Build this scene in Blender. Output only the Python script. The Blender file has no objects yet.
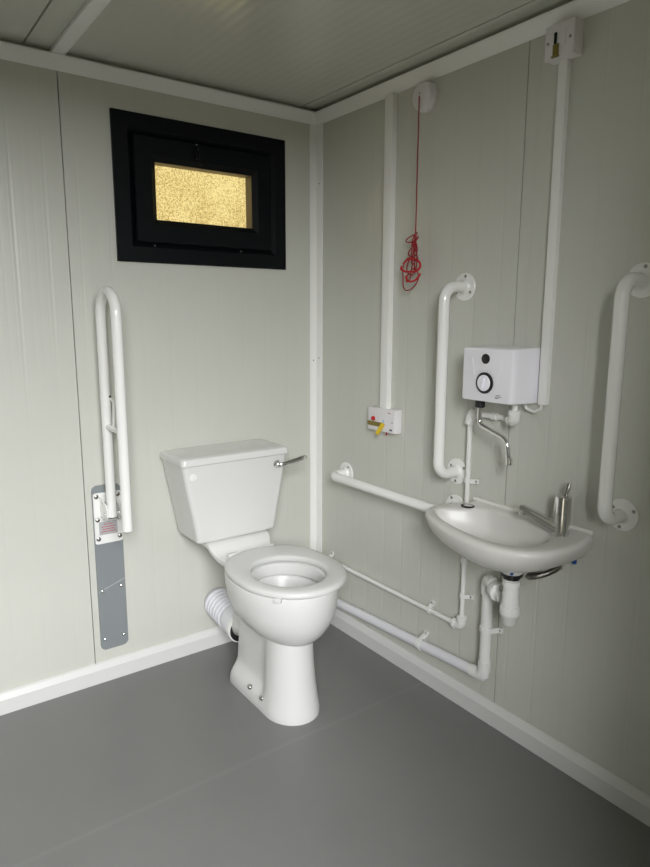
import bpy, bmesh, math, random
from mathutils import Vector, Matrix, Euler
PI = math.pi
SC = bpy.context.scene
COL = SC.collection
V = Vector

# ------------------------------------------------------------------ camera
cam_data = bpy.data.cameras.new('camera')
cam = bpy.data.objects.new('camera', cam_data)
COL.objects.link(cam)
cam_data.sensor_fit = 'VERTICAL'
cam_data.sensor_height = 36.0
cam_data.lens = 648.19 * 36.0 / 867.0
cam_data.clip_start = 0.02
YAW, PITCH, ROLL = math.radians(36.0526), math.radians(-10.2695), math.radians(0.1842)
F = V((math.cos(PITCH)*math.sin(YAW), math.cos(PITCH)*math.cos(YAW), math.sin(PITCH)))
R0 = V((math.cos(YAW), -math.sin(YAW), 0)); U0 = R0.cross(F)
RR = R0*math.cos(ROLL) + U0*math.sin(ROLL); UU = -R0*math.sin(ROLL) + U0*math.cos(ROLL)
M = Matrix((RR, UU, -F)).transposed().to_4x4()
M.translation = V((-1.59738, -2.25531, 1.3260))
cam.matrix_world = M
SC.camera = cam

# ------------------------------------------------------------------ light
world = bpy.data.worlds.new('world'); SC.world = world
world.use_nodes = True
bg = world.node_tree.nodes['Background']
bg.inputs[0].default_value = (0.90, 0.95, 1.0, 1)
bg.inputs[1].default_value = 0.03

def area(name, loc, rot, sx, sy, power, color, spread=PI):
    d = bpy.data.lights.new(name, 'AREA'); d.shape = 'RECTANGLE'
    d.size = sx; d.size_y = sy; d.energy = power; d.color = color; d.spread = spread
    o = bpy.data.objects.new(name, d); COL.objects.link(o)
    o.location = loc; o.rotation_euler = rot
    return o
# bright overcast sky in front of the open doorway (outdoors, beyond the front wall)
area('doorway_daylight', (-2.5, -5.2, 2.87), (math.radians(80), 0, 0), 3.8, 1.78, 850, (0.985, 0.99, 1.0))
# low warm sun behind the cabin, falling on the outside of the window only
sd = bpy.data.lights.new('sun', 'SUN'); sd.energy = 5.4; sd.color = (1.0, 0.93, 0.78); sd.angle = math.radians(2)
so_ = bpy.data.objects.new('sun', sd); COL.objects.link(so_); so_.rotation_euler = (math.radians(-62), 0, 0)

SC.view_settings.view_transform = 'Standard'
SC.view_settings.look = 'None'
SC.view_settings.exposure = 0.0
SC.view_settings.gamma = 1.0
SC.view_settings.use_curve_mapping = False
SC.cycles.max_bounces = 12
SC.cycles.diffuse_bounces = 8
SC.cycles.glossy_bounces = 6
SC.cycles.transmission_bounces = 6
SC.cycles.caustics_reflective = False
SC.cycles.caustics_refractive = False

# ------------------------------------------------------------------ materials
def principled(name, color, rough=0.5, metal=0.0, spec=0.5, coat=0.0):
    m = bpy.data.materials.new(name); m.use_nodes = True
    b = m.node_tree.nodes['Principled BSDF']
    b.inputs['Base Color'].default_value = (*color, 1)
    b.inputs['Roughness'].default_value = rough
    b.inputs['Metallic'].default_value = metal
    b.inputs['Specular IOR Level'].default_value = spec
    b.inputs['Coat Weight'].default_value = coat
    b.inputs['Coat Roughness'].default_value = 0.06
    return m

class G:
    """tiny node-graph helper"""
    def __init__(s, m):
        s.t = m.node_tree; s.n = s.t.nodes; s.l = s.t.links
        s.b = s.n['Principled BSDF']
    def node(s, typ, **kw):
        n = s.n.new(typ)
        for k, v in kw.items(): setattr(n, k, v)
        return n
    def put(s, sock, v):
        if hasattr(v, 'is_output'): s.l.new(v, sock)
        else: sock.default_value = v
    def math(s, op, a, b=None, c=None):
        n = s.node('ShaderNodeMath', operation=op)
        s.put(n.inputs[0], a)
        if b is not None: s.put(n.inputs[1], b)
        if c is not None: s.put(n.inputs[2], c)
        return n.outputs[0]
    def obj(s):
        return s.node('ShaderNodeTexCoord').outputs['Object']
    def xyz(s, v):
        n = s.node('ShaderNodeSeparateXYZ'); s.l.new(v, n.inputs[0]); return n.outputs
    def noise(s, vec, scale, detail=3, rough=0.5):
        n = s.node('ShaderNodeTexNoise')
        if vec is not None: s.l.new(vec, n.inputs['Vector'])
        n.inputs['Scale'].default_value = scale; n.inputs['Detail'].default_value = detail
        n.inputs['Roughness'].default_value = rough
        return n.outputs['Fac']
    def scale(s, vec, x, y, z):
        n = s.node('ShaderNodeMapping'); s.l.new(vec, n.inputs['Vector'])
        n.inputs['Scale'].default_value = (x, y, z); return n.outputs[0]
    def ramp(s, fac, stops):
        n = s.node('ShaderNodeValToRGB'); s.l.new(fac, n.inputs[0])
        e = n.color_ramp.elements
        e[0].position, e[0].color = stops[0][0], (*stops[0][1], 1)
        e[1].position, e[1].color = stops[-1][0], (*stops[-1][1], 1)
        for p, c in stops[1:-1]:
            k = e.new(p); k.color = (*c, 1)
        return n.outputs[0]
    def bump(s, h, strength, dist):
        n = s.node('ShaderNodeBump'); s.put(n.inputs['Height'], h)
        n.inputs['Strength'].default_value = strength; n.inputs['Distance'].default_value = dist
        s.l.new(n.outputs[0], s.b.inputs['Normal'])

def ribbed_panel(name, axis, color, rough, kind):
    m = principled(name, color, rough)
    g = G(m); o = g.obj(); c = g.xyz(o)[axis]
    if kind == 'wall':
        # shallow wide rib every 100 mm, fainter line every 50 mm
        a = g.math('MULTIPLY', c, 10.0); fr = g.math('FRACT', a)
        d = g.math('ABSOLUTE', g.math('SUBTRACT', fr, 0.5))
        rib = g.math('SMOOTH_MIN', g.math('MULTIPLY', d, 14.0), 1.0, 0.5)
        a2 = g.math('MULTIPLY', c, 40.0); d2 = g.math('ABSOLUTE', g.math('SUBTRACT', g.math('FRACT', a2), 0.5))
        rib2 = g.math('SMOOTH_MIN', g.math('MULTIPLY', d2, 6.0), 1.0, 0.5)
        wav = g.noise(g.scale(o, 1.2, 1.2, 0.5), 2.0, 2)
        h = g.math('ADD', g.math('ADD', rib, g.math('MULTIPLY', rib2, 0.22)), g.math('MULTIPLY', wav, 0.5))
        g.bump(h, 0.32 if axis == 0 else 0.55, 0.0016)
    else:
        h = g.math('SINE', g.math('MULTIPLY', c, 2*PI/0.034))
        wav = g.noise(o, 1.5, 2)
        g.bump(g.math('ADD', h, g.math('MULTIPLY', wav, 3.0)), 0.30, 0.0007)
    n = g.noise(o, 3.0, 4)
    g.l.new(g.ramp(n, [(0.3, tuple(k*0.97 for k in color)), (0.7, color)]), g.b.inputs['Base Color'])
    return m

WALLC = (0.60, 0.605, 0.55)
M_wall_x = ribbed_panel('coated panel back wall', 0, WALLC, 0.33, 'wall')
M_wall_y = ribbed_panel('coated panel side wall', 1, WALLC, 0.33, 'wall')
M_ceil = ribbed_panel('ribbed ceiling panel', 0, WALLC, 0.19, 'ceil')
M_trim = principled('white pvc trim', (0.86, 0.86, 0.84), 0.38)
M_skirt = principled('white skirting board', (0.68, 0.68, 0.665), 0.4)
M_dark = principled('dark gap', (0.02, 0.02, 0.02), 0.8)

def floor_material():
    m = principled('grey vinyl floor', (0.19, 0.19, 0.185), 0.42)
    g = G(m); o = g.obj()
    n = g.noise(o, 2.2, 5, 0.6); n2 = g.noise(o, 420, 2)
    mix = g.math('ADD', g.math('MULTIPLY', n, 0.7), g.math('MULTIPLY', n2, 0.3))
    base = g.ramp(mix, [(0.30, (0.172, 0.173, 0.167)), (0.7, (0.200, 0.201, 0.194))])
    # heat-welded sheet joint running across the room
    wob = g.math('MULTIPLY', g.math('SUBTRACT', g.noise(o, 3.0, 2), 0.5), 0.010)
    dist = g.math('ABSOLUTE', g.math('ADD', g.math('ADD', g.xyz(o)[1], 0.705), wob))
    weld = g.math('SUBTRACT', 1.0, g.math('MINIMUM', g.math('MULTIPLY', dist, 90.0), 1.0))
    mixn = g.node('ShaderNodeMix', data_type='RGBA'); g.l.new(g.math('MULTIPLY', weld, g.math('MULTIPLY', n, 0.42)), mixn.inputs[0])
    g.l.new(base, mixn.inputs[6]); mixn.inputs[7].default_value = (0.27, 0.27, 0.265, 1)
    g.l.new(mixn.outputs[2], g.b.inputs['Base Color'])
    r = g.ramp(n, [(0.3, (0.38,)*3), (0.7, (0.48,)*3)])
    g.l.new(r, g.b.inputs['Roughness'])
    g.bump(n2, 0.25, 0.0006)
    return m
M_floor = floor_material()

M_ceramic = principled('white vitreous china', (0.69, 0.69, 0.675), 0.16, coat=0.2)
M_pan = principled('white vitreous china pan', (0.68, 0.68, 0.665), 0.30, spec=0.32)
M_basin = principled('basin vitreous china', (0.71, 0.70, 0.675), 0.33, coat=0.0, spec=0.4)
M_seat = principled('white moulded seat plastic', (0.66, 0.66, 0.645), 0.22)
M_plastic = principled('white pipe plastic', (0.80, 0.80, 0.78), 0.32)
M_pipe = principled('cool white waste pipe plastic', (0.76, 0.76, 0.80), 0.32)
M_rail = principled('white powder coat', (0.84, 0.84, 0.82), 0.22, coat=0.3)
M_heater = principled('cool white heater casing', (0.90, 0.89, 0.95), 0.18)
M_box = principled('white moulded electrical box', (0.78, 0.76, 0.77), 0.28)
M_chrome = principled('chrome', (0.78, 0.78, 0.78), 0.14, 1.0)
M_steel = principled('satin steel screw', (0.35, 0.34, 0.32), 0.3, 1.0)
M_black = principled('black plastic', (0.012, 0.012, 0.013), 0.35)
M_grey = principled('grey moulded plate', (0.23, 0.25, 0.26), 0.42)
M_label = principled('grey label', (0.42, 0.42, 0.43), 0.5)
M_red = principled('red plastic', (0.50, 0.006, 0.012), 0.4)
M_cord = principled('red cord', (0.30, 0.003, 0.012), 0.6)
M_redprint = principled('red print', (0.45, 0.04, 0.05), 0.6)
M_print = principled('grey print', (0.12, 0.12, 0.14), 0.6)
M_yellow = principled('yellow tape', (0.75, 0.52, 0.02), 0.4)
M_ochre = principled('ochre warning tape', (0.22, 0.17, 0.03), 0.45)
M_blue = principled('blue plastic', (0.02, 0.08, 0.30), 0.4)
M_pale = principled('pale blue button', (0.45, 0.58, 0.75), 0.4)
M_frame = principled('anthracite window foil', (0.003, 0.0042, 0.0055), 0.5, 0, 0.16)
M_bead = principled('tan rebate reflection', (0.16, 0.125, 0.08), 0.5)  # tan base colour stands in for light reflected in the glazing rebate
M_ground = principled('paving outside', (0.27, 0.25, 0.19), 0.8)
M_seal = principled('white sealant', (0.85, 0.84, 0.80), 0.4)
M_water = principled('water', (0.42, 0.43, 0.42), 0.45, spec=0.25)

def pane_material():
    m = bpy.data.materials.new('obscured glass'); m.use_nodes = True
    t = m.node_tree; g = G(m)
    o = g.obj()
    vo = g.node('ShaderNodeTexVoronoi'); g.l.new(o, vo.inputs['Vector']); vo.inputs['Scale'].default_value = 190
    n = g.noise(o, 260, 4, 0.7)
    big = g.noise(o, 9, 3)
    f = g.math('ADD', g.math('ADD', g.math('MULTIPLY', n, 0.75), g.math('MULTIPLY', vo.outputs['Distance'], 0.25)), g.math('MULTIPLY', big, 0.15))
    col = g.ramp(f, [(0.36, (0.24, 0.17, 0.07)), (0.50, (0.56, 0.47, 0.27)), (0.62, (0.88, 0.84, 0.62))])
    tr = g.node('ShaderNodeBsdfTranslucent'); g.l.new(col, tr.inputs[0])
    gl = g.node('ShaderNodeBsdfGlossy'); gl.inputs['Roughness'].default_value = 0.25
    mx = g.node('ShaderNodeMixShader'); mx.inputs[0].default_value = 0.04
    g.l.new(tr.outputs[0], mx.inputs[1]); g.l.new(gl.outputs[0], mx.inputs[2])
    out = [k for k in t.nodes if k.type == 'OUTPUT_MATERIAL'][0]
    g.l.new(mx.outputs[0], out.inputs[0])
    t.nodes.remove(g.b)
    return m
M_pane = pane_material()

def braid_material():
    m = principled('braided steel hose', (0.22, 0.21, 0.19), 0.35, 1.0)
    g = G(m); w = g.noise(g.obj(), 500, 2)
    g.bump(w, 0.6, 0.001)
    return m
M_braid = braid_material()

# ------------------------------------------------------------------ mesh helpers
def link(o, parent=None):
    COL.objects.link(o)
    if parent is not None: o.parent = parent
    return o

def mesh_obj(name, bm, mat, parent=None, smooth=True, angle=35):
    bmesh.ops.remove_doubles(bm, verts=bm.verts, dist=1e-6)
    bmesh.ops.recalc_face_normals(bm, faces=bm.faces)
    ca = math.radians(angle)
    for f in bm.faces: f.smooth = smooth
    for e in bm.edges:
        if len(e.link_faces) == 2:
            e.smooth = e.calc_face_angle(0) < ca
        else: e.smooth = False
    me = bpy.data.meshes.new(name); bm.to_mesh(me); bm.free()
    me.materials.append(mat)
    return link(bpy.data.objects.new(name, me), parent)

def new(): return bmesh.new()

def merge(bm, other):
    me = bpy.data.meshes.new('tmp'); other.to_mesh(me); other.free()
    bm.from_mesh(me); bpy.data.meshes.remove(me)

def box(bm, x0, x1, y0, y1, z0, z1, bev=0.0, seg=2):
    t = new()
    bmesh.ops.create_cube(t, size=1)
    bmesh.ops.transform(t, matrix=Matrix.Translation(((x0+x1)/2, (y0+y1)/2, (z0+z1)/2)) @ Matrix.Diagonal((abs(x1-x0), abs(y1-y0), abs(z1-z0), 1)), verts=t.verts)
    if bev: bmesh.ops.bevel(t, geom=t.edges[:], offset=bev, segments=seg, profile=0.6, affect='EDGES')
    merge(bm, t)

def loft(bm, rings, cap0=True, cap1=True, closed=False):
    vs = [[bm.verts.new(p) for p in r] for r in rings]
    n = len(vs[0])
    pairs = list(zip(vs[:-1], vs[1:]))
    if closed: pairs.append((vs[-1], vs[0]))
    for a, b in pairs:
        for i in range(n):
            j = (i+1) % n
            try: bm.faces.new((a[i], a[j], b[j], b[i]))
            except ValueError: pass
    if not closed:
        if cap0: bm.faces.new(vs[0][::-1])
        if cap1: bm.faces.new(vs[-1])

def fillet(pts, r, seg=8):
    pts = [V(p) for p in pts]
    out = [pts[0]]
    for i in range(1, len(pts)-1):
        p = pts[i]; a = (pts[i-1]-p); b = (pts[i+1]-p)
        la, lb = a.length, b.length; a.normalize(); b.normalize()
        ang = a.angle(b)
        if ang > PI-0.02: out.append(p); continue
        rr = r[i-1] if isinstance(r, (list, tuple)) else r
        d = min(rr/math.tan(ang/2), la*0.49, lb*0.49)
        re = d*math.tan(ang/2)
        c = p + (a+b).normalized()*(re/math.sin(ang/2))
        p0, p1 = p+a*d, p+b*d
        u, w = p0-c, p1-c
        tot = u.angle(w)
        for k in range(seg+1):
            t = k/seg
            out.append(c + (u*math.sin((1-t)*tot)+w*math.sin(t*tot))/math.sin(tot))
    out.append(pts[-1])
    return out

def tube(bm, pts, r, n=16, cap=True, flat=1.0):
    pts = [V(p) for p in pts]
    q = [pts[0]]
    for p in pts[1:]:
        if (p-q[-1]).length > 1e-5: q.append(p)
    pts = q
    T = []
    for i in range(len(pts)):
        a = pts[max(i-1, 0)]; b = pts[min(i+1, len(pts)-1)]
        if 0 < i < len(pts)-1:
            T.append(((pts[i]-a).normalized()+(b-pts[i]).normalized()).normalized())
        else: T.append((b-a).normalized())
    ref = V((0, 0, 1)) if abs(T[0].z) < 0.9 else V((1, 0, 0))
    nrm = T[0].cross(ref).normalized()
    rings = []
    for i, p in enumerate(pts):
        if i: nrm = (nrm - T[i]*nrm.dot(T[i])).normalized()
        bi = T[i].cross(nrm)
        rr = r[i] if isinstance(r, (list, tuple)) else r
        rings.append([p + (nrm*math.cos(2*PI*k/n) + bi*math.sin(2*PI*k/n)*flat)*rr for k in range(n)])
    loft(bm, rings, cap, cap)

def lathe(bm, p0, axis, prof, n=24):
    """prof = [(t along axis, radius)...]"""
    p0 = V(p0); a = V(axis).normalized()
    ref = V((0, 0, 1)) if abs(a.z) < 0.9 else V((1, 0, 0))
    u = a.cross(ref).normalized(); w = a.cross(u)
    loft(bm, [[p0+a*t+(u*math.cos(2*PI*k/n)+w*math.sin(2*PI*k/n))*max(r, 1e-5) for k in range(n)] for t, r in prof])

def cat(pts, k=8):
    pts = [V(p) for p in pts]; P_ = [pts[0]]+pts+[pts[-1]]; out = []
    for i in range(1, len(P_)-2):
        a, b, c, d = P_[i-1:i+3]
        for s in range(k):
            t = s/k
            out.append(.5*((2*b)+(-a+c)*t+(2*a-5*b+4*c-d)*t*t+(-a+3*b-3*c+d)*t**3))
    out.append(pts[-1]); return out

def disc_stack(bm, p0, axis, r, h, bev=0.0015, n=24):
    lathe(bm, p0, axis, [(0, r), (h-bev, r), (h-bev*0.3, r-bev*0.3), (h, r-bev)], n)

def rrect(hx, x0, u0, u1, rad, z, n=6, yc=1):
    """rounded rectangle ring in plan: x centre x0 half width hx, y from -u0 to -u1"""
    pts = []
    cs = [(x0+hx-rad, -u0-rad, 0), (x0-hx+rad, -u0-rad, 90), (x0-hx+rad, -u1+rad, 180), (x0+hx-rad, -u1+rad, 270)]
    for cx, cy, a0 in cs:
        for k in range(n+1):
            a = math.radians(a0+90*k/n)
            pts.append(V((cx+rad*math.cos(a), cy+rad*math.sin(a), z)))
    return pts

def empty(name, loc, rot=(0, 0, 0)):
    o = bpy.data.objects.new(name, None); COL.objects.link(o)
    o.location = loc; o.rotation_euler = rot; o.empty_display_size = 0.05
    return o

def tag(o, label, cat, group=None):
    o['label'] = label; o['category'] = cat
    if group: o['group'] = group
    return o

def struct(o, label=None):
    o['kind'] = 'structure'
    if label: o['label'] = label
    return o

def thing(name, loc, label, cat, group=None, rot=(0, 0, 0)):
    return tag(empty(name, loc, rot), label, cat, group)

class Part:
    """builds a part in WORLD coordinates below a root that is only translated"""
    def __init__(s, root): s.root = root
    def __call__(s, name, bm, mat, parent=None, **kw):
        par = parent if parent is not None else s.root
        bmesh.ops.translate(bm, vec=-V(s.root.location), verts=bm.verts)
        return mesh_obj(name, bm, mat, par, **kw)

def copy_tree(o, parent=None):
    c = o.copy(); COL.objects.link(c)
    if parent is not None: c.parent = parent
    for ch in list(o.children): copy_tree(ch, c)
    return c

# ------------------------------------------------------------------ the room shell
H = 2.127                     # ceiling
XL, YF = -2.90, -2.42         # left wall, front wall
GAP = 0.0016
def panels_x(bm, edges, z0, z1, y0, y1, hole=None):
    for a, b in zip(edges[:-1], edges[1:]):
        a2, b2 = a+GAP, b-GAP
        if hole and hole[0] < b and hole[1] > a:
            hx0, hx1, hz0, hz1 = hole
            box(bm, a2, hx0, y0, y1, z0, z1); box(bm, hx1, b2, y0, y1, z0, z1)
            box(bm, hx0, hx1, y0, y1, z0, hz0); box(bm, hx0, hx1, y0, y1, hz1, z1)
        else: box(bm, a2, b2, y0, y1, z0, z1)

bm = new(); box(bm, XL-0.06, 0.06, YF-0.06, 0.06, -0.10, 0.0)
struct(mesh_obj('floor', bm, M_floor, smooth=False))
WIN = (-0.775, -0.210, 1.560, 1.955)
bm = new(); panels_x(bm, [XL-0.06, -0.990, 0.06], 0, H, 0, 0.012, WIN)
panels_x(bm, [XL-0.06, 0.06], 0, H, 0.012, 0.06, WIN)
struct(mesh_obj('wall_back', bm, M_wall_x, smooth=False))
bm = new()
for a, b in ((YF-0.06, -1.0125), (-1.0125, 0.0)): box(bm, 0, 0.012, a+GAP, b-GAP, 0, H)
box(bm, 0.012, 0.06, YF-0.06, 0.0, 0, H)
struct(mesh_obj('wall_right', bm, M_wall_y, smooth=False))
bm = new(); box(bm, XL-0.06, XL, YF-0.06, 0.0, 0, H)
struct(mesh_obj('wall_left', bm, M_wall_y, smooth=False))
DX0, DX1, DZ = -2.04, -1.10, 2.03
bm = new(); box(bm, XL, DX0, YF-0.06, YF, 0, H); box(bm, DX1, 0, YF-0.06, YF, 0, H); box(bm, DX0, DX1, YF-0.06, YF, DZ, H)
struct(mesh_obj('wall_front', bm, M_wall_x, smooth=False))
bm = new()
for a, b in ((XL-0.06, -1.085), (-1.085, -0.082), (-0.082, 0.06)): box(bm, a+.003, b-.003, YF-0.06, 0.06, H, H+0.012)
box(bm, XL-0.06, 0.06, YF-0.06, 0.06, H+0.012, H+0.06)
struct(mesh_obj('ceiling', bm, M_ceil, smooth=False))

# skirting: tall moulded pvc board
def skirt_profile(t):
    return [(0, 0), (0.018, 0), (0.018, 0.052), (0.0155, 0.056), (0.0145, 0.060), (0.009, 0.069), (0.003, 0.0735), (0, 0.0735)]
def extrude_profile(bm, prof, fn, s0, s1):
    loft(bm, [[fn(s, d, z) for d, z in prof] for s in (s0, s1)])
bm = new(); extrude_profile(bm, skirt_profile(0), lambda s, d, z: V((s, -d, z)), XL, 0)
struct(mesh_obj('baseboard_back', bm, M_skirt, angle=20))
bm = new(); extrude_profile(bm, skirt_profile(0), lambda s, d, z: V((-d, s, z)), YF, -0.001)
struct(mesh_obj('baseboard_right', bm, M_skirt, angle=20))
bm = new(); extrude_profile(bm, skirt_profile(0), lambda s, d, z: V((XL+d, s, z)), YF, -0.018)
struct(mesh_obj('baseboard_left', bm, M_skirt, angle=20))
# ceiling cover strips: face tilted down to catch more light, with a shadow gap to the ceiling
def strip(bm, x0, x1, y0, y1, z0, z1, bev=0.002): box(bm, x0, x1, y0, y1, z0, z1, bev)
COVE = [(0, 2.073), (0.003, 2.0725), (0.029, 2.106), (0.030, 2.108), (0.030, 2.112), (0, 2.112)]
bm = new(); extrude_profile(bm, COVE, lambda s, d, z: V((s, -d, z)), XL, -0.0005)
struct(mesh_obj('trim_1', bm, M_trim))
bm = new(); extrude_profile(bm, COVE, lambda s, d, z: V((-d, s, z)), YF, -0.0005)
struct(mesh_obj('trim_2', bm, M_trim))
bm = new(); strip(bm, -0.0365, -0.004, -0.004, 0, 0.07, 2.0735, 0.001); strip(bm, -0.004, 0, -0.041, 0, 0.07, 2.0735, 0.001)
corner = struct(mesh_obj('trim_3', bm, M_trim))
for c, d in (((-.020, -.0038, 1.142), (0, -1, 0)), ((-.0038, -.022, 1.152), (-1, 0, 0)), ((-.0038, -.022, 1.850), (-1, 0, 0))):
    bm = new(); lathe(bm, c, d, [(0, .0034), (.001, .0032), (.0016, .001)], 10)
    mesh_obj('screw', bm, M_steel, corner)
bm = new(); strip(bm, -1.011, -0.970, YF, -0.0121, H-0.014, H)
struct(mesh_obj('trim_4', bm, M_trim))
bm = new(); strip(bm, XL, XL+0.012, YF, -0.013, 2.073, 2.1195)
struct(mesh_obj('trim_5', bm, M_trim))
# door lining
bm = new()
for x0, x1, z0, z1 in ((DX0-0.05, DX0+0.015, 0, DZ+0.04), (DX1-0.015, DX1+0.05, 0, DZ+0.04), (DX0+0.015, DX1-0.015, DZ-0.015, DZ+0.04)):
    box(bm, x0, x1, YF-0.07, YF+0.012, z0, z1, 0.002)
struct(mesh_obj('trim_6', bm, M_trim))
bm = new(); box(bm, -14, 12, -16, 10, -0.25, -0.15)
struct(mesh_obj('ground', bm, M_ground, smooth=False))

# ------------------------------------------------------------------ window
def ring_frame(bm, x0, x1, z0, z1, prof):
    """prof: list of (inset, y); mitred picture-frame sweep, closed profile"""
    rings = []
    for i, y in prof:
        rings.append([V((x0+i, y, z0+i)), V((x1-i, y, z0+i)), V((x1-i, y, z1-i)), V((x0+i, y, z1-i))])
    vs = [[bm.verts.new(p) for p in r] for r in rings]
    n = len(vs)
    for a in range(n):
        b = (a+1) % n
        for k in range(4):
            j = (k+1) % 4
            bm.faces.new((vs[a][k], vs[a][j], vs[b][j], vs[b][k]))
win = struct(empty('window_1', (-0.4925, 0, 1.5)), 'black framed top hung window with obscured golden glass')
P = Part(win)
WX0, WX1, WZ0, WZ1 = -0.832, -0.158, 1.508, 1.992
bm = new(); ring_frame(bm, WX0, WX1, WZ0, WZ1, [(0, 0.0), (0, -0.010), (0.004, -0.013), (0.050, -0.016), (0.072, 0.004), (0.072, 0.05), (0.046, 0.05), (0.046, 0.0)])
P('window_frame', bm, M_frame, angle=15)
bm = new(); ring_frame(bm, WX0+0.068, WX1-0.068, WZ0+0.068, WZ1-0.068, [(0, 0.03), (0, -0.014), (0.004, -0.018), (0.060, -0.018), (0.078, -0.004), (0.078, 0.010)])
sash = P('window_sash', bm, M_frame, angle=15)
bm = new(); ring_frame(bm, WX0+0.139, WX1-0.139, WZ0+0.139, WZ1-0.139, [(0, 0.000), (0.0082, 0.000), (0.0082, 0.044), (0, 0.044)])
P('glazing_bead', bm, M_bead, sash, angle=15)
bm = new(); box(bm, WX0+0.140, WX1-0.140, 0.0445, 0.050, WZ0+0.140, WZ1-0.140)
P('window_pane', bm, M_pane, sash, smooth=False)
bm = new()
zl = WZ1-0.098
box(bm, -0.545, -0.515, -0.032, -0.017, zl-0.024, zl+0.016, 0.003); box(bm, -0.537, -0.523, -0.038, -0.030, zl-0.045, zl+0.008, 0.003)
ha = P('window_latch', bm, M_frame, sash)
for dz in (0.026, 0.006):
    bm = new(); disc_stack(bm, (-0.534, -0.017 if dz > .02 else -0.031, zl+dz), (0, -1, 0), 0.003, 0.003, 0.0005, 10)
    P('screw', bm, M_steel, ha)
for x in (-0.70, -0.36):
    bm = new(); disc_stack(bm, (x, -0.002, WZ0+0.058), (0, -1, 0), 0.003, 0.010, 0.0005, 10)
    P('screw', bm, M_steel)

# ------------------------------------------------------------------ toilet
TX = -0.497
toilet = thing('toilet', (TX, -0.32, 0), 'white close-coupled toilet with open seat standing in the corner', 'toilet')
P = Part(toilet)
def sstep(a, b, x):
    t = min(max((x-a)/(b-a), 0), 1); return t*t*(3-2*t)
def lerp(a, b, t): return a+(b-a)*t
def interp(tab, z):
    for (z0, *a), (z1, *b) in zip(tab[:-1], tab[1:]):
        if z <= z1:
            t = (z-z0)/(z1-z0); t = max(0, min(1, t)); return [lerp(p, q, t) for p, q in zip(a, b)]
    return list(tab[-1][1:])
def egg(hw, uf, ub, z, n=48, um=None, flat=2.0, xc=TX):
    """egg plan: widest at um, front uf, rear ub (superellipse rear)"""
    um = um if um is not None else ub+(uf-ub)*0.48
    pts = []
    for k in range(n):
        a = 2*PI*k/n
        c, s = math.cos(a), math.sin(a)
        if s >= 0: pts.append(V((xc+hw*c, -(um+(uf-um)*s), z)))
        else:
            e = 2.0/flat
            pts.append(V((xc+hw*math.copysign(abs(c)**e, c), -(um-(um-ub)*abs(s)**e), z)))
    return pts
bm = new()
# pedestal
tabF = [(0, .096, .655), (.012, .097, .655), (.03, .095, .652), (.08, .088, .643), (.15, .081, .634), (.24, .076, .628), (.36, .072, .622)]
rings = []
for z in (0, .012, .02, .03, .04, .05, .06, .075, .09, .12, .16, .2, .25, .3, .36):
    hw, uf = interp(tabF, z)
    web = lerp(hw-0.001, .064, sstep(.030, .10, z))
    uc = .545; ub = lerp(.275, .300, sstep(0, .3, z))
    side = []
    for k in range(13):                       # front half ellipse, from +x to nose
        a = PI/2*k/12
        side.append((hw*math.cos(a), uc+(uf-uc)*math.sin(a)))
    rear = [(ub, web-0.012), (ub+.004, web-.004), (ub+.014, web), (.36, web), (.42, web), (.46, web), (.485, lerp(web, hw, .10)), (.50, lerp(web, hw, .45)), (.515, lerp(web, hw, .85)), (.53, lerp(web, hw, .98))]
    right = [(w, u) for u, w in rear] + side
    ring = [V((TX+w, -u, z)) for w, u in right] + [V((TX-w, -u, z)) for w, u in right[::-1][1:]]
    rings.append(ring)
loft(bm, rings)
# bowl: outside up, over the rim, and down inside
out = [(.262, .035, .61, .46), (.268, .060, .632, .44), (.280, .088, .655, .41), (.300, .115, .677, .38), (.325, .138, .694, .35), (.355, .155, .708, .32), (.39, .166, .717, .30), (.43, .171, .721, .29), (.46, .172, .722, .285), (.468, .170, .720, .287), (.471, .164, .714, .293)]
inn = [(.471, .128, .690, .385), (.466, .119, .682, .398), (.430, .118, .681, .400), (.424, .121, .684, .397), (.428, .146, .704, .372), (.415, .148, .704, .372), (.40, .140, .695, .378), (.36, .115, .668, .40), (.31, .085, .63, .42), (.27, .06, .60, .44), (.26, .05, .58, .45)]
rg = [egg(hw, uf, ub, z, flat=2.4) for z, hw, uf, ub in out] + [egg(hw, uf, ub, z) for z, hw, uf, ub in inn]
loft(bm, rg)
# raised shelf below the cistern and trunk to the outlet
top = [(.012, .512, .122), (.185, .512, .128), (.200, .510, .128), (.211, .503, .127), (.220, .491, .124), (.232, .480, .118), (.250, .473, .114), (.280, .471, .112), (.36, .471, .112)]
rg = []
for i, (u, z, w) in enumerate(top):
    u0, z0 = top[max(i-1, 0)][:2]; u1, z1 = top[min(i+1, len(top)-1)][:2]
    d = V((u1-u0, z1-z0)).normalized(); nu, nz = -d.y, d.x
    th = .024
    ring = []
    for px, t_ in ((-w+.006, 0), (w-.006, 0), (w-.0015, .0015), (w, .006), (w-.002, th-.006), (w-.010, th), (-w+.010, th), (-w+.002, th-.006), (-w, .006), (-w+.0015, .0015)):
        ring.append(V((TX+px, -(u-nu*t_), z-nz*t_)))
    rg.append(ring)
loft(bm, rg)
t = new(); loft(t, [[V((TX+sx*w, -u, z)) for u, z, w in ((.06, .495, .05), (.20, .495, .07), (.25, .455, .08), (.36, .452, .09), (.40, .36, .08), (.30, .33, .06), (.17, .42, .05))] for sx in (1, -1)])
merge(bm, t)
t = new(); tube(t, fillet([(TX, -.42, .30), (TX, -.33, .22), (TX, -.20, .172)], .08), [.055]+[.052]*9+[.050], 24); merge(bm, t)
pan = P('pan', bm, M_pan, angle=42)
bm = new(); loft(bm, [egg(.060, .592, .432, .272), egg(.055, .588, .435, .2725)])
w = P('water', bm, M_water, pan)
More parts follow.
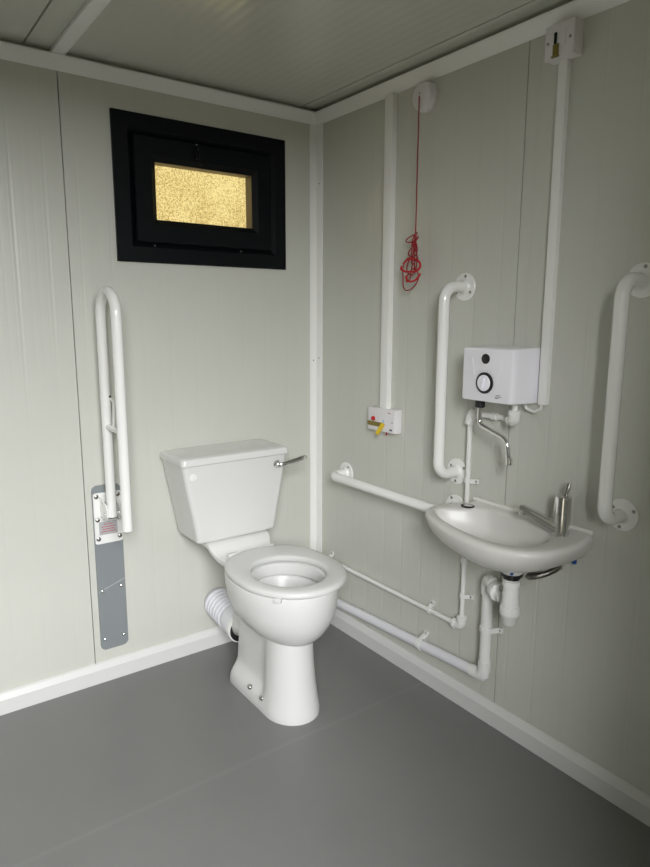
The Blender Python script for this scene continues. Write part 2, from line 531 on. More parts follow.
for u, z in ((.425, .050), (.508, .050)):
    bm = new(); lathe(bm, (TX-.0875, -u, z-.005), (-.7, 0, 1), [(0, .0085), (.008, .0085), (.010, .007), (.0105, .003)], 16)
    P('bolt', bm, M_steel, pan)
# seat
bm = new()
so = lambda z, g: egg(.184-g, .737-g, .288+g, z, um=.525, flat=2.7, xc=TX+.010)
si = lambda z, g: egg(.121+g, .680+g, .406-g, z, um=.545, xc=TX-.001)
loft(bm, [so(.476, .006), so(.479, .001), so(.485, 0), so(.491, .002), so(.4955, .008), so(.498, .020), so(.499, .034),
          si(.4985, .010), si(.497, .004), si(.493, .0), si(.485, -.001), si(.478, .002), si(.475, .008)], closed=True)
seat = P('seat', bm, M_seat)
for sx in (-.075, .075):
    bm = new(); lathe(bm, (TX+sx-.020, -.292, .488), (1, 0, 0), [(0, .006), (.002, .009), (.038, .009), (.040, .006)], 16)
    box(bm, TX+sx-.012, TX+sx+.012, -.305, -.285, .470, .488, .002)
    P('hinge', bm, M_seat, seat)
bm = new(); box(bm, -.012, .012, -.009, .009, .461, .478, .004)
bmesh.ops.rotate(bm, cent=V((0, 0, 0)), matrix=Matrix.Rotation(math.radians(-50), 3, 'Z'), verts=bm.verts); bmesh.ops.translate(bm, vec=V((TX-.120, -.666, 0)), verts=bm.verts)
P('seat_buffer', bm, M_seat, seat)
# cistern
bm = new()
rg = []
for z, hx, u0, u1, r in ((.5125, .148, .020, .184, .012), (.514, .153, .016, .190, .013), (.519, .161, .014, .194, .014), (.530, .164, .012, .196, .014), (.61, .177, .012, .198, .014), (.71, .197, .012, .201, .015), (.810, .215, .012, .203, .015)):
    rg.append(rrect(hx, TX, u0, u1, r, z))
loft(bm, rg)
cis = P('cistern', bm, M_ceramic)
bm = new()
rg = [rrect(hx, TX, u0, u1, r, z) for z, hx, u0, u1, r in ((.808, .2175, .006, .208, .014), (.8090, .220, .004, .212, .016), (.811, .221, .003, .2135, .017), (.828, .220, .003, .2125, .018), (.833, .2175, .005, .210, .020), (.8365, .2105, .009, .203, .022), (.838, .204, .016, .193, .022), (.840, .16, .04, .155, .03))]
loft(bm, rg)
lid = P('cistern_lid', bm, M_ceramic, cis)
bm = new(); disc_stack(bm, (TX-.176, -.200, .766), (0, -1, 0), .0145, .006, .002)
P('hole_plug', bm, M_plastic, cis)
bm = new(); lathe(bm, (TX+.166, -.200, .773), (0, -1, 0), [(0, .013), (.006, .0145), (.010, .0145), (.014, .011), (.026, .009), (.028, .006)], 20)
lev = P('flush_lever', bm, M_chrome, cis)
bm = new(); tube(bm, cat([(TX+.164, -.219, .774), (TX+.178, -.226, .774), (TX+.205, -.231, .779), (TX+.235, -.237, .785), (TX+.262, -.242, .791), (TX+.278, -.245, .794)], 3), [.006, .0065, .007, .0075, .008, .0085, .009, .0095, .010, .0105, .0108, .0108, .0102, .009, .0065, .002], 16, flat=.95)
P('lever_arm', bm, M_chrome, lev)

# ------------------------------------------------------------------ pan connector
pc = thing('pan_connector', (TX, -.1, .17), 'white corrugated pan connector from the toilet into the back wall', 'pipe')
P = Part(pc)
a0, a1 = V((TX, .004, .188)), V((TX, -.212, .160)); ax = (a1-a0); LL = ax.length
prof = [(0, .050)]
for k in range(6):
    t0 = .006+k*.0215
    prof += [(t0, .047), (t0+.006, .0475), (t0+.0085, .058), (t0+.0105, .060), (t0+.0165, .060), (t0+.0185, .058), (t0+.0205, .0475)]
prof += [(.138, .055), (.15, .057), (LL, .059)]
bm = new(); lathe(bm, a0, ax, prof, 40)
P('corrugated_sleeve', bm, M_pipe, angle=60)
bm = new(); lathe(bm, a1-ax.normalized()*.012, ax, [(0, .056), (0, .062), (.016, .063), (.020, .061), (.020, .056)], 32)
P('collar', bm, M_plastic)
bm = new(); lathe(bm, a1, ax, [(.006, .056), (.0105, .056), (.0105, .049)], 32)
P('seal_ring', bm, M_black)
bm = new(); lathe(bm, (TX, -.0004, .188), (0, -1, 0), [(0, .057), (.004, .057), (.006, .053)], 32)
P('wall_ring', bm, M_label)

# ------------------------------------------------------------------ drop-down rail on the back wall
dx = -0.920
dr = thing('drop_down_rail', (dx, 0, .64), 'white hinged drop-down support rail folded up beside the toilet', 'support rail')
P = Part(dr)
def plate(bm, x0, x1, z0, z1, y0, y1, rad, n=6):
    rg = []
    for y, g in ((y0, 0), (y1+.0008, 0), (y1, .0008)):
        pts = []
        for cx, cz, a0 in ((x1-rad, z1-rad, 0), (x0+rad, z1-rad, 90), (x0+rad, z0+rad, 180), (x1-rad, z0+rad, 270)):
            for k in range(n+1):
                a = math.radians(a0+90*k/n)
                pts.append(V((cx+(rad-g)*math.cos(a), y, cz+(rad-g)*math.sin(a))))
        rg.append(pts)
    loft(bm, rg)
bm = new(); plate(bm, -.967, -.866, .118, .738, 0, -.006, .02)
bp = P('backing_plate', bm, M_grey)
bm = new(); tube(bm, [(-.962, -.0062, .345), (-.868, -.0062, .378)], .0012, 6); P('score_line', bm, M_label, bp)
for x in (-.950, -.882):
    for z in (.345 if x < -.9 else .352, .158):
        bm = new(); lathe(bm, (x, -.006, z), (0, -1, 0), [(0, .007), (.002, .0065), (.004, .004), (.0045, .001)], 14); P('screw', bm, M_chrome, bp)
bm = new(); plate(bm, -.965, -.867, .525, .712, -.006, -.011, .008)
hp = P('hinge_plate', bm, M_rail)
for x in (-.954, -.878):
    for z in (.700, .615, .545):
        bm = new(); lathe(bm, (x, -.011, z), (0, -1, 0), [(0, .008), (.003, .0075), (.005, .004), (.0055, .001)], 14); P('screw', bm, M_steel, hp)
bm = new(); box(bm, -.950, -.886, -.0118, -.011, .558, .606); lb = P('warning_label', bm, M_label, hp)
bm = new()
for z, w in ((.596, .016), (.587, .024), (.578, .020), (.569, .026)):
    box(bm, -.918-w, -.918+w, -.0122, -.0118, z-.0011, z+.0011)
P('warning_print', bm, M_redprint, lb)
br = None
for x in (-.9415, -.8945):
    prof = [(-.011, .628), (-.075, .628), (-.088, .640), (-.088, .668), (-.075, .682), (-.03, .695), (-.011, .700)]
    bm = new(); loft(bm, [[V((x+q, y, z)) for y, z in prof] for q in (-.0025, .0025)])
    br = P('hinge_bracket', bm, M_rail)
for z in (.648, .680):
    bm = new(); lathe(bm, (-.947, -.062 if z < .66 else -.045, z), (1, 0, 0), [(0, .004), (.001, .0065), (.057, .0065), (.058, .004)], 16); P('hinge_pin', bm, M_chrome, br)
yA, yB, zt = -.068, -.222, 1.402
bm = new(); tube(bm, fillet([(dx, yA, .638), (dx, yA, zt), (dx, yB, zt), (dx, yB, .628)], .0765, 14), .0166, 22)
tb = P('rail_tube', bm, M_rail)
for y, z in ((yA, .638), (yB, .628)):
    bm = new(); lathe(bm, (dx, y, z+.002), (0, 0, -1), [(0, .0158), (.004, .0158), (.006, .013)], 20); P('end_cap', bm, M_black if y == yA else M_grey, tb)
bm = new(); tube(bm, [(dx, yA-.015, .955), (dx, yB+.015, .955)], .0095, 14); P('spacer_bar', bm, M_rail, tb)
bm = new(); lathe(bm, (dx+.0128, yA-.0100, 1.055), (.8, -.6, 0), [(-.002, .0075), (.002, .0075), (.0025, .004)], 14); P('grommet', bm, M_black, tb)
bm = new(); tube(bm, fillet([(dx+.012, yA-.010, 1.052), (dx+.012, yA-.050, 1.045), (dx+.004, yA-.056, .955)], .02), .0045, 10); P('wire_hook', bm, M_rail, tb)

# ------------------------------------------------------------------ grab rails on the right wall
def grab_rail(loc, label, so=.091, rb=.062):
    root = thing('grab_rail', loc, label, 'grab rail', 'straight white grab rails on the right wall')
    bm = new(); tube(bm, fillet([(-.002, 0, 0), (-so, 0, 0), (-so, 0, .6), (-.002, 0, .6)], rb, 12), .0175, 24)
    mesh_obj('rail_tube', bm, M_rail, root)
    for z, s in ((0, -1), (.6, 1)):
        bm = new(); lathe(bm, (0, 0, z), (-1, 0, 0), [(0, .0435), (.003, .0435), (.0045, .042), (.005, .024), (.008, .020), (.012, .0182)], 32)
        fl = mesh_obj('flange', bm, M_rail, root)
        for a in (90, 210, 330):
            c = V((-.0042, .033*math.cos(math.radians(a+s*8)), z+s*.033*math.sin(math.radians(a))))
            bm = new(); lathe(bm, c, (-1, 0, 0), [(0, .005), (.001, .005), (.0015, .0035), (.0016, .001)], 12)
            mesh_obj('screw', bm, M_steel, fl)
    return root
g1 = grab_rail((0, -.813, .818), 'upright white grab rail between the red pull cord and the water heater')
g2 = copy_tree(g1); g2.location = (0, -1.392, .815)
g2['label'] = 'upright white grab rail to the right of the basin and tap, half in shade'
g3 = grab_rail((0, -.212, .693), 'level white grab rail running from the room corner to behind the basin', .080, .068); g3.rotation_euler = (PI/2, 0, 0)

# ------------------------------------------------------------------ trunking and electrics
def trunking(y0, y1, d, z0, z1, label):
    bm = new(); box(bm, -d*.55, 0, y1+.0008, y0-.0008, z0, z1, .0008); box(bm, -d, -d*.5, y1, y0, z0, z1, .0022)
    o = mesh_obj('cable_trunking', bm, M_trim)
    return tag(o, label, 'cable trunking', 'vertical cable trunking on the right wall')
trunking(-.436, -.476, .022, .990, 2.073, 'wide white trunking running down to the box with the red button')
trunking(-1.121, -1.148, .018, 1.078, 1.986, 'slim white trunking running down beside the water heater')

al = thing('alarm_reset_unit', (0, -.45, .94), 'small white alarm box with red button under the wide trunking', 'alarm unit')
P = Part(al)
ay0, ay1, az0, az1, ad = -.384, -.534, .904, .991, .034
bm = new(); box(bm, -ad*.75, 0, ay1, ay0, az0, az1, .002); box(bm, -ad, -ad*.7, ay1+.001, ay0-.001, az0+.001, az1-.001, .003)
bx = P('box', bm, M_box)
bm = new(); lathe(bm, (-ad, -.418, .949), (-1, 0, 0), [(0, .0085), (.004, .0085), (.008, .006), (.0095, .001)], 16); P('red_button', bm, M_red)
bm = new(); box(bm, -ad-.002, -ad, -.478, -.468, .938, .950, .001); P('blue_button', bm, M_pale)
bm = new(); box(bm, -ad-.0008, -ad, -.463, -.382, .921, .938); P('warning_tape', bm, M_ochre)
bm = new()
t = new(); plate_pts = None
box(t, -ad-.0012, -ad, -.483, -.465, .885, .938)
bmesh.ops.rotate(t, cent=V((-ad, -.474, .936)), matrix=Matrix.Rotation(math.radians(32), 3, 'X') @ Matrix.Rotation(math.radians(10), 3, 'Y'), verts=t.verts)
merge(bm, t); tape = P('peeled_tape', bm, M_yellow)
bm = new(); box(bm, -ad*.6, -ad*.6+.003, -.478, -.472, az0-.013, az0+.002); P('red_tab', bm, M_red)
bm = new(); lathe(bm, (-ad, -.521, .944), (-1, 0, 0), [(0, .0028), (.0006, .0028), (.0008, .001)], 10); P('screw', bm, M_steel)
bm = new(); box(bm, -ad-.0004, -ad, -.522, -.508, .914, .920); P('print', bm, M_print)
bm = new(); box(bm, -ad-.0004, -ad, -.512, -.496, .977, .9795); P('print', bm, M_redprint)

sw = thing('isolator_switch', (0, -1.132, 2.027), 'square white isolator switch with yellow flap high under the ceiling', 'switch')
P = Part(sw)
sy0, sy1, sz0, sz1, sd = -1.0935, -1.1795, 1.984, 2.068, .042
bm = new(); box(bm, -sd+.008, 0, sy1+.001, sy0-.001, sz0+.001, sz1-.001, .003); P('back_box', bm, M_box)
bm = new(); box(bm, -sd, -sd+.010, sy1, sy0, sz0, sz1, .003); fp = P('faceplate', bm, M_box)
bm = new(); box(bm, -sd-.002, -sd, -1.156, -1.140, 2.012, 2.047, .0008); P('fuse_carrier', bm, M_box, fp)
bm = new(); box(bm, -sd-.003, -sd, -1.1295, -1.1215, 2.020, 2.047, .001); P('switch_slot', bm, M_black, fp)
bm = new(); box(bm, -sd-.004, -sd, -1.1365, -1.1205, 1.990, 2.0185, .001); box(bm, -sd-.006, -sd, -1.139, -1.1180, 1.987, 1.991, .0008); P('yellow_flap', bm, M_ochre, fp)
for y, z in ((-1.103, 2.026), (-1.1685, 2.026)):
    bm = new(); lathe(bm, (-sd, y, z), (-1, 0, 0), [(0, .004), (.0006, .004), (.0008, .001)], 12); P('screw', bm, M_steel, fp)

# ------------------------------------------------------------------ emergency pull cord
pc = thing('emergency_pull_cord', (0, -.622, 2.02), 'red emergency pull cord knotted up and hanging from a round white switch', 'pull cord')
P = Part(pc)
cy, cz = -.622, 2.022
bm = new(); lathe(bm, (0, cy, cz), (-1, 0, 0), [(0, .046), (.014, .046), (.016, .043), (.026, .042), (.031, .040), (.033, .034), (.0335, .01)], 36); P('switch_housing', bm, M_box)
bm = new(); lathe(bm, (-.0325, cy+.004, cz+.010), (-1, 0, 0), [(0, .003), (.0018, .003), (.002, .001)], 10); P('screw', bm, M_steel)
cx = -.037
# cord: straight drop then a loose tangle
random.seed(4)
def squeeze(z): return z*1.05 if z > -.396 else -.4158+(z+.396)*.675
sk = [(0, 0, 0), (0, -.20, 0), (0, -.395, 0), (.001, -.46, .005), (.004, -.55, .006), (.010, -.60, .008), (.004, -.54, -.006), (-.004, -.46, -.006), (.003, -.405, -.004), (-.003, -.44, .010), (-.004, -.53, .012), (.002, -.55, .014), (.003, -.47, .010), (0, -.418, .004), (-.022, -.428, .010), (-.040, -.440, .006), (-.030, -.449, 0), (-.005, -.438, -.008), (.010, -.425, -.004), (.013, -.440, .006), (0, -.448, .008), (-.004, -.470, .008), (-.020, -.495, .010), (-.022, -.512, .006), (-.008, -.520, -.004), (.004, -.490, -.006), (.003, -.455, 0), (.010, -.480, .012), (.018, -.515, .008), (.012, -.545, 0), (-.012, -.525, .010), (-.034, -.535, .010), (-.046, -.575, .010), (-.047, -.630, .008), (-.045, -.668, .006), (-.030, -.683, .004), (-.004, -.672, .004), (.020, -.640, .004), (.024, -.605, .006), (.008, -.580, .012), (-.010, -.592, .012), (-.026, -.615, .010), (-.032, -.640, .006), (-.020, -.628, .002), (-.014, -.585, .002), (.006, -.555, .014), (.014, -.575, .012), (-.002, -.610, .010), (-.022, -.590, .014), (-.018, -.548, .014), (-.002, -.52, .010)]
bm = new(); tube(bm, cat([(cx-w, cy-s+.002, cz+squeeze(z)) for s, z, w in sk], 6), .0020, 7); P('cord', bm, M_cord)
def ring_pull(pts, r):
    bm = new(); tube(bm, cat([(cx-.010-w, cy-s+.002, cz+squeeze(z)) for s, z, w in pts], 8), r, 10); return P('pull_ring', bm, M_red)
ring_pull([(-.054, -.562, .0), (-.050, -.578, .004), (-.030, -.590, .006), (0, -.594, .006), (.026, -.590, .004), (.036, -.572, 0), (.032, -.550, 0), (.014, -.535, .002), (-.008, -.530, .004), (-.030, -.540, .004), (-.042, -.552, .002)], .0036)
ring_pull([(-.026, -.612, .004), (-.018, -.634, .006), (0, -.641, .006), (.020, -.634, .004), (.034, -.617, .002), (.038, -.603, 0)], .0036)

# ------------------------------------------------------------------ water heater
hy0, hy1, hz0, hz1, hd = -.922, -1.108, 1.080, 1.238, .118
wh = thing('water_heater', (0, -1.01, 1.08), 'white over-basin water heater with round dial and chrome swivel spout', 'water heater')
P = Part(wh)
bm = new()
rg = []
for x, g, r in ((0, -.003, .005), (-.012, -.002, .005), (-.095, .001, .006), (-.112, .002, .007), (-.1165, .0045, .007), (-.118, .009, .006)):
    pts = []
    y0, y1, z0, z1 = hy1+g, hy0-g*.7, hz0+g*.6, hz1-g*.6
    for cyy, czz, a0 in ((y1-r, z1-r, 0), (y0+r, z1-r, 90), (y0+r, z0+r, 180), (y1-r, z0+r, 270)):
        for k in range(6):
            a = math.radians(a0+90*k/5); pts.append(V((x, cyy+r*math.cos(a), czz+r*math.sin(a))))
    rg.append(pts)
loft(bm, rg)
body = P('casing', bm, M_heater)
fx = -hd
yc, zc = -1.010, 1.1365
bm = new(); lathe(bm, (fx+.0005, yc, 1.206), (-1, 0, 0), [(0, .0145), (.0025, .0145), (.003, .013), (.0035, .001)], 24); P('indicator_lens', bm, M_black)
bm = new(); lathe(bm, (fx+.0005, yc, zc), (-1, 0, 0), [(0, .031), (.004, .031), (.005, .0295), (.005, .023), (.002, .022)], 32); dial = P('dial_ring', bm, M_black)
bm = new(); lathe(bm, (fx+.0005, yc, zc), (-1, 0, 0), [(0, .0235), (.006, .0235), (.0075, .022), (.008, .001)], 32)
t = new(); box(t, fx-.014, fx-.006, yc-.0035, yc+.0035, zc-.018, zc+.018, .002); bmesh.ops.rotate(t, cent=V((fx, yc, zc)), matrix=Matrix.Rotation(math.radians(15), 3, 'X'), verts=t.verts); merge(bm, t)
P('dial_knob', bm, M_heater, dial)
bm = new()
for k in range(9):
    a = math.radians(30+15*k); tube(bm, [(fx-.0002, yc+.035*math.cos(a), zc+.035*math.sin(a)), (fx-.0002, yc+.037*math.cos(a), zc+.037*math.sin(a))], .0006, 5)
P('dial_marks', bm, M_print, body)
bm = new()
tube(bm, [(fx, yc+.050, 1.205), (fx, yc+.040, 1.155)], .0008, 6); P('front_crease', bm, M_heater, body)
bm = new(); tube(bm, [(fx, yc-.058, 1.205), (fx, yc-.041, 1.13)], .0008, 6); P('front_crease', bm, M_heater, body)
bm = new()
for y, w, z in ((-1.060, .007, 1.104), (-1.060, .011, 1.0995), (-1.056, .006, 1.0955)):
    tube(bm, [(fx-.0001, y+w, z), (fx-.0001, y-w, z+.001)], .0009, 5)
P('maker_mark', bm, M_print, body)
sx_, sy_ = -.085, -.968
bm = new(); lathe(bm, (sx_, sy_, 1.0815), (0, 0, -1), [(0, .015), (.022, .015), (.024, .013)], 20)
nut = P('spout_nut', bm, M_black)
bm = new(); tube(bm, fillet([(sx_, sy_, 1.06), (sx_, sy_, 1.006), (sx_-.008, sy_-.112, .976), (sx_-.009, sy_-.124, .905)], [.022, .030], 10), .0072, 16)
sp = P('swivel_spout', bm, M_chrome)
bm = new(); lathe(bm, (sx_-.009, sy_-.124, .926), (0, 0, -1), [(0, .008), (.002, .0098), (.018, .0098), (.020, .0098), (.0215, .008)], 20); P('aerator', bm, M_chrome, sp)
bm = new(); tube(bm, fillet([(-.03, -1.085, 1.083), (-.022, -1.088, 1.062), (-.014, -1.110, 1.054), (-.010, -1.128, 1.066), (-.010, -1.130, 1.082)], .010), .0042, 10); P('power_cable', bm, M_plastic)

# ------------------------------------------------------------------ cold supply pipe
cp = thing('supply_pipe', (0, -.876, .29), 'thin white supply pipe running from the corner up behind the basin to the heater', 'pipe')
P = Part(cp)
py_, px_, pz_ = -.876, -.020, .294
bm = new()
tube(bm, fillet([(-.30, -.020, pz_), (-.022, -.022, pz_), (px_, py_+.0, pz_)], .012), .0080, 14)
P('level_pipe', bm, M_plastic)
bm = new(); tube(bm, [(px_, py_, pz_), (px_, py_, 1.024)], .0080, 14); P('upright_pipe', bm, M_plastic)
bm = new(); tube(bm, fillet([(px_, py_, 1.024), (px_, py_-.15, 1.024), (-.060, py_-.199, 1.026), (-.064, py_-.205, 1.080)], [.02, .014]), .0080, 14); P('heater_feed', bm, M_plastic)
def fitting(c, d1, d2, L=.034, r=.0152):
    c = V(c); d1 = V(d1).normalized(); d2 = V(d2).normalized()
    bm = new(); tube(bm, fillet([c+d1*L, c, c+d2*L], r*1.1, 6), r, 16)
    for d in (d1, d2): lathe(bm, c+d*(L-.010), d, [(0, r), (.001, r+.0022), (.011, r+.0022), (.013, r-.001)], 16)
    return P('elbow', bm, M_plastic)
fitting((px_, py_, pz_), (0, 1, 0), (0, 0, 1))
fitting((px_, py_, 1.024), (0, 0, -1), (0, -1, 0))
fitting((-.060, py_-.199, 1.026), (.4, .5, 0), (-.03, -.05, 1), .030, .0165)
bm = new(); lathe(bm, (px_, py_-.085, 1.024), (0, -1, 0), [(0, .008), (.002, .0115), (.022, .0115), (.024, .008)], 14); P('coupling', bm, M_plastic)
bm = new(); lathe(bm, (px_, py_, .522), (0, 0, 1), [(0, .008), (.002, .0125), (.016, .0125), (.020, .0095), (.034, .0095)], 16); P('coupling', bm, M_plastic)
def clip(c, along, side, r, band=.014, parent=None):
    """saddle clip: band round the pipe plus a screwed lug on the wall"""
    c = V(c); a = V(along).normalized(); s = V(side).normalized()
    bm = new(); lathe(bm, c-a*band/2, a, [(0, r), (0, r+.0032), (band, r+.0032), (band, r)], 18)
    n = V((-1, 0, 0)); lug = []
    p0 = c+s*(r+.001)+n*(r*.1); p1 = V((-.0055, c.y, c.z))+s*(r+.012); p2 = p1+s*.012
    for w in (-band/2, band/2): pass
    def slab(q0, q1, th):
        d = (q1-q0).normalized(); nn = d.cross(a).normalized()*th/2
        loft(bm, [[q+a*band/2+nn, q-a*band/2+nn, q-a*band/2-nn, q+a*band/2-nn] for q in (q0, q1)])
    slab(p0, p1+s*.001, .008); slab(p1, p2, .008)
    o = P('pipe_clip', bm, M_plastic)
    bm = new(); lathe(bm, p1+s*.006-V((.0042, 0, 0)), (-1, 0, 0), [(0, .003), (.0012, .003), (.0016, .001)], 10); P('screw', bm, M_steel, o)
    return o
clip((px_, py_, .802), (0, 0, 1), (0, -1, 0), .0080)
clip((px_, py_, .405), (0, 0, 1), (0, -1, 0), .0080)
clip((px_, -.725, pz_), (0, 1, 0), (0, 0, 1), .0080)
clip((px_, -.125, pz_), (0, 1, 0), (0, 0, 1), .0080)

# ------------------------------------------------------------------ waste pipe and trap
wp = thing('waste_pipe', (0, -.99, .15), 'wide white waste pipe running low along the wall and up to the trap', 'pipe')
P = Part(wp)
wx, wy = -.0335, -.992; WR = .0182
TRX, TRY = -.128, -1.150
bm = new(); tube(bm, [(wx, -.004, .118), (wx, wy, .172)], WR, 20); P('level_pipe', bm, M_pipe)
bm = new(); tube(bm, [(wx, wy, .172), (wx, wy, .505)], WR, 20); P('upright_pipe', bm, M_plastic)
def elbow(c, d1, d2, L, r):
    c = V(c); d1 = V(d1).normalized(); d2 = V(d2).normalized()
    bm = new(); tube(bm, fillet([c+d1*L, c, c+d2*L], r*1.25, 8), r, 22)
    return P('elbow', bm, M_plastic)
dv = V((TRX-wx, TRY-wy, 0)).normalized()
elbow((wx, wy, .172), (0, 1, -.054), (0, 0, 1), .052, WR+.0032)
elbow((wx, wy, .507), (0, 0, -1), dv+V((0, 0, .03)), .050, WR+.0042)
c0 = V((wx, wy, .507))
bm = new(); tube(bm, [c0+dv*.04+V((0, 0, -.005)), c0+dv*.125+V((0, 0, -.012))], WR-.002, 18)
lathe(bm, c0+dv*.062+V((0, 0, -.007)), dv, [(0, .022), (.002, .0285), (.030, .0285), (.033, .022)], 12)
P('trap_inlet', bm, M_plastic)
clip((wx, wy, .338), (0, 0, 1), (0, -1, 0), WR, .017)
clip((wx, -.700, .156), (0, 1, 0), (0, 0, 1), WR, .017)

bt = thing('bottle_trap', (TRX, TRY, .446), 'white plastic bottle trap hanging under the basin', 'trap')
P = Part(bt)
bm = new(); lathe(bm, (TRX, TRY, .583), (0, 0, -1), [(-.010, .019), (0, .020), (.002, .0255), (.018, .0255), (.020, .022), (.030, .0225), (.078, .025), (.080, .0285), (.102, .0295), (.106, .0285), (.110, .025), (.131, .022), (.136, .018), (.137, .003)], 28); P('trap_body', bm, M_plastic)
bm = new(); lathe(bm, (TRX, TRY, .6045), (0, 0, -1), [(0, .031), (.008, .031), (.009, .024), (.018, .0235)], 28); P('washer', bm, M_black)
bm = new(); lathe(bm, (TRX, TRY, .6285), (0, 0, -1), [(0, .036), (.012, .036), (.020, .033), (.024, .029)], 28); P('waste_flange', bm, M_plastic)
bm = new(); lathe(bm, (TRX-.0286, TRY-.0210, .614), (-.8, -.6, 0), [(0, .0045), (.003, .0045), (.0035, .001)], 12); P('sticker', bm, M_blue)

# ------------------------------------------------------------------ basin
bs = thing('basin', (0, -1.06, .6), 'small white wall-hung basin below the water heater', 'basin')
P = Part(bs)
outer = [(0.0, -.890), (-.030, -.890), (-.036, -.872), (-.060, -.846), (-.105, -.832), (-.150, -.833), (-.182, -.850), (-.210, -.885), (-.236, -.935), (-.258, -1.0), (-.274, -1.07), (-.282, -1.13), (-.281, -1.19), (-.265, -1.242), (-.234, -1.282), (-.188, -1.307), (-.13, -1.317), (-.07, -1.320), (0.0, -1.321)]
inner = [(-.036, -1.0), (-.048, -.962), (-.072, -.928), (-.102, -.898), (-.132, -.874), (-.162, -.876), (-.188, -.908), (-.213, -.96), (-.232, -1.03), (-.243, -1.10), (-.243, -1.165), (-.228, -1.212), (-.195, -1.243), (-.155, -1.256), (-.115, -1.252), (-.085, -1.235), (-.058, -1.195), (-.042, -1.12)]
CB = V((-.135, -1.07))
def smooth_poly(pts, closed):
    if closed:
        q = pts[-2:]+pts+pts[:3]
        o = cat([(a, b, 0) for a, b in q], 8)
        n = len(pts); return [V((p.x, p.y)) for p in o[16:16+8*n]]
    o = cat([(a, b, 0) for a, b in pts], 8)
    return [V((p.x, p.y)) for p in o]
NA = 96
def radial(poly):
    res = []
    for k in range(NA):
        a = 2*PI*k/NA; d = V((math.cos(a), math.sin(a))); best = None
        for i in range(len(poly)):
            p, q = poly[i], poly[(i+1) % len(poly)]; e = q-p
            den = d.x*e.y-d.y*e.x
            if abs(den) < 1e-12: continue
            w = p-CB
            t = (w.x*e.y-w.y*e.x)/den; s = (w.x*d.y-w.y*d.x)/den
            if t > 0 and -1e-6 <= s <= 1+1e-6: best = t if best is None else max(best, t)
        res.append(CB+d*best)
    return res
OU = radial(smooth_poly(outer, False)); IN = radial(smooth_poly(inner, True))
def ro(sy, sx, z, g=0.0):
    res = []
    for p in OU:
        y = -1.07+(p.y+1.07)*sy; x = min(p.x*sx, -.0005)
        if g: 
            d = (V((x, y))-CB).normalized()*g; x = min(x-d.x, -.0005); y = y-d.y
        res.append(V((x, y, z)))
    return res
def ri(s, z, g=0.0):
    c = V((-.135, -1.09)); res = []
    for p in IN:
        q = c+(p-c)*s
        if g: q = q+(p-CB).normalized()*g
        res.append(V((q.x, q.y, z)))
    return res
bm = new()
loft(bm, [ro(.22, .55, .625), ro(.40, .66, .6265), ro(.56, .75, .632), ro(.70, .83, .641), ro(.82, .90, .655), ro(.915, .955, .674), ro(.97, .985, .694), ro(.995, .998, .708), ro(1, 1, .716), ro(1, 1, .721, .002), ro(1, 1, .7255, .007), ro(1, 1, .727, .014),
          ri(1, .7265, .006), ri(1, .7245, .001), ri(.985, .718), ri(.96, .703), ri(.92, .686), ri(.85, .669), ri(.72, .656), ri(.52, .648), ri(.3, .6445), ri(.1, .643)])
for v in bm.verts:      # the ledge rises towards the wall
    if v.co.z > .70: v.co.z += .016*max(0, 1-abs(v.co.x)/.075)
bsn = P('bowl', bm, M_basin, angle=50)
bm = new(); box(bm, -.010, 0, -1.314, -.892, .735, .750, .004); P('sealant_bead', bm, M_seal)
bm = new(); lathe(bm, (-.135, -1.09, .6430), (0, 0, 1), [(0, .024), (.002, .024), (.003, .021), (.0015, .012), (.0012, .001)], 24); P('drain', bm, M_chrome)
oc = V((-.056, -.913, .7302))
t = new(); lathe(t, (0, 0, 0), (0, 0, 1), [(0, .018), (.003, .018), (.004, .0165), (.0042, .013), (.002, .012)], 28)
bmesh.ops.scale(t, vec=V((1.0, 1.25, 1)), verts=t.verts); bmesh.ops.rotate(t, cent=V((0, 0, 0)), matrix=Matrix.Rotation(math.radians(25), 3, 'Z'), verts=t.verts); bmesh.ops.translate(t, vec=oc, verts=t.verts)
bm = new(); merge(bm, t); rg_ = P('tap_hole_ring', bm, M_black)
t = new(); lathe(t, (0, 0, 0), (0, 0, 1), [(0, .0128), (.003, .0128), (.0045, .010), (.005, .001)], 24)
bmesh.ops.scale(t, vec=V((1.0, 1.25, 1)), verts=t.verts); bmesh.ops.rotate(t, cent=V((0, 0, 0)), matrix=Matrix.Rotation(math.radians(25), 3, 'Z'), verts=t.verts); bmesh.ops.translate(t, vec=oc, verts=t.verts)
bm = new(); merge(bm, t); P('tap_hole_plug', bm, M_basin, rg_)

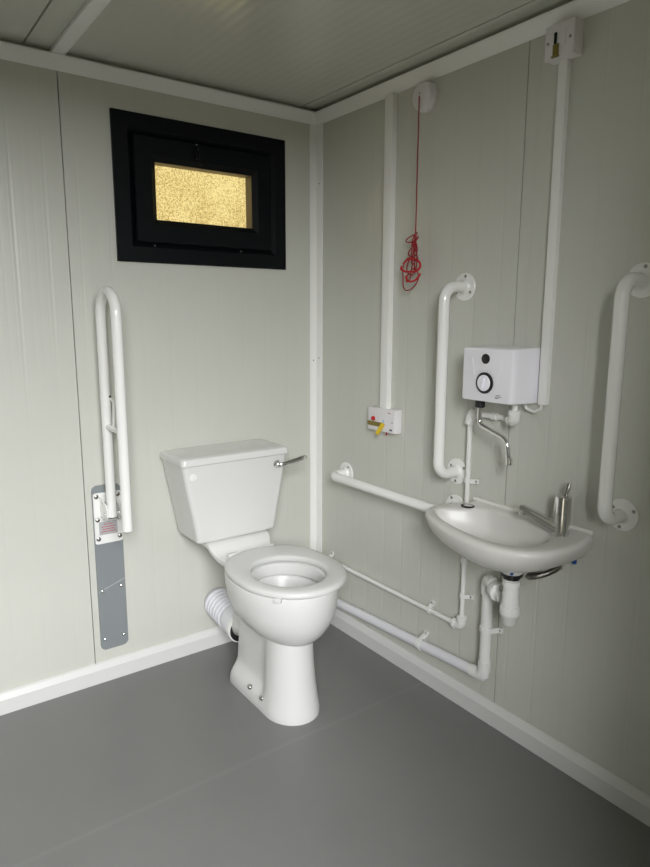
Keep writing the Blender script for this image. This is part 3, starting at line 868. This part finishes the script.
# mixer tap
tx, ty = -.050, -1.246
mt = thing('mixer_tap', (tx, ty, .7275), 'chrome single-lever mixer tap on the right end of the basin', 'tap')
P = Part(mt)
bm = new(); lathe(bm, (tx, ty, .7285), (0, 0, 1), [(0, .0235), (.004, .0235), (.005, .0232), (.064, .0232), (.0655, .0215)], 32)
sd_ = V((-.052, .100, 0)).normalized()
b0 = V((tx, ty, .748))
pts = [b0+sd_*.010, b0+sd_*.030+V((0, 0, .008)), b0+sd_*.055+V((0, 0, .019)), b0+sd_*.082+V((0, 0, .032)), b0+sd_*.106+V((0, 0, .042)), b0+sd_*.114+V((0, 0, .043))]
tube(bm, pts, [.021, .0195, .0165, .0140, .0125, .0085], 20)
bdy = P('tap_body', bm, M_chrome)
pe = b0+sd_*.105+V((0, 0, .034))
bm = new(); lathe(bm, pe, (0, 0, -1), [(0, .009), (.010, .009), (.012, .007)], 18); P('aerator', bm, M_chrome, bdy)
bm = new(); lathe(bm, (tx, ty, .7930), (0, 0, 1), [(0, .0215), (.001, .0232), (.046, .0225), (.049, .020), (.051, .010), (.0512, .001)], 32)
cpn = P('lever_cap', bm, M_chrome)
bm = new(); tube(bm, [(tx+.006, ty-.000, .838), (tx+.009, ty-.002, .851), (tx+.013, ty-.004, .864), (tx+.016, ty-.005, .875)], [.006, .007, .0075, .005], 14, flat=.7); P('lever', bm, M_steel, cpn)

hs = thing('braided_hose', (-.1, -1.24, .61), 'braided steel hose curving under the right side of the basin', 'hose')
P = Part(hs)
bm = new(); tube(bm, cat([(-.055, -1.250, .640), (-.070, -1.252, .634), (-.095, -1.242, .624), (-.115, -1.222, .614), (-.118, -1.200, .606), (-.085, -1.185, .600), (-.030, -1.175, .597)], 8), .0082, 14); P('hose_braid', bm, M_braid)
bm = new(); lathe(bm, (-.048, -1.250, .646), (-.1, -.1, -1), [(0, .0065), (.002, .009), (.016, .009), (.018, .0065)], 12); P('hose_nut', bm, M_chrome)
iv = thing('isolating_valve', (-.02, -1.276, .655), 'small grey valve with blue handle under the right end of the basin', 'valve')
P = Part(iv)
bm = new(); lathe(bm, (-.0005, -1.276, .664), (-1, 0, 0), [(0, .0065), (.030, .0065), (.031, .005)], 14); P('valve_body', bm, M_chrome)
bm = new(); box(bm, -.026, -.016, -1.281, -1.271, .646, .661, .002); P('handle', bm, M_blue)
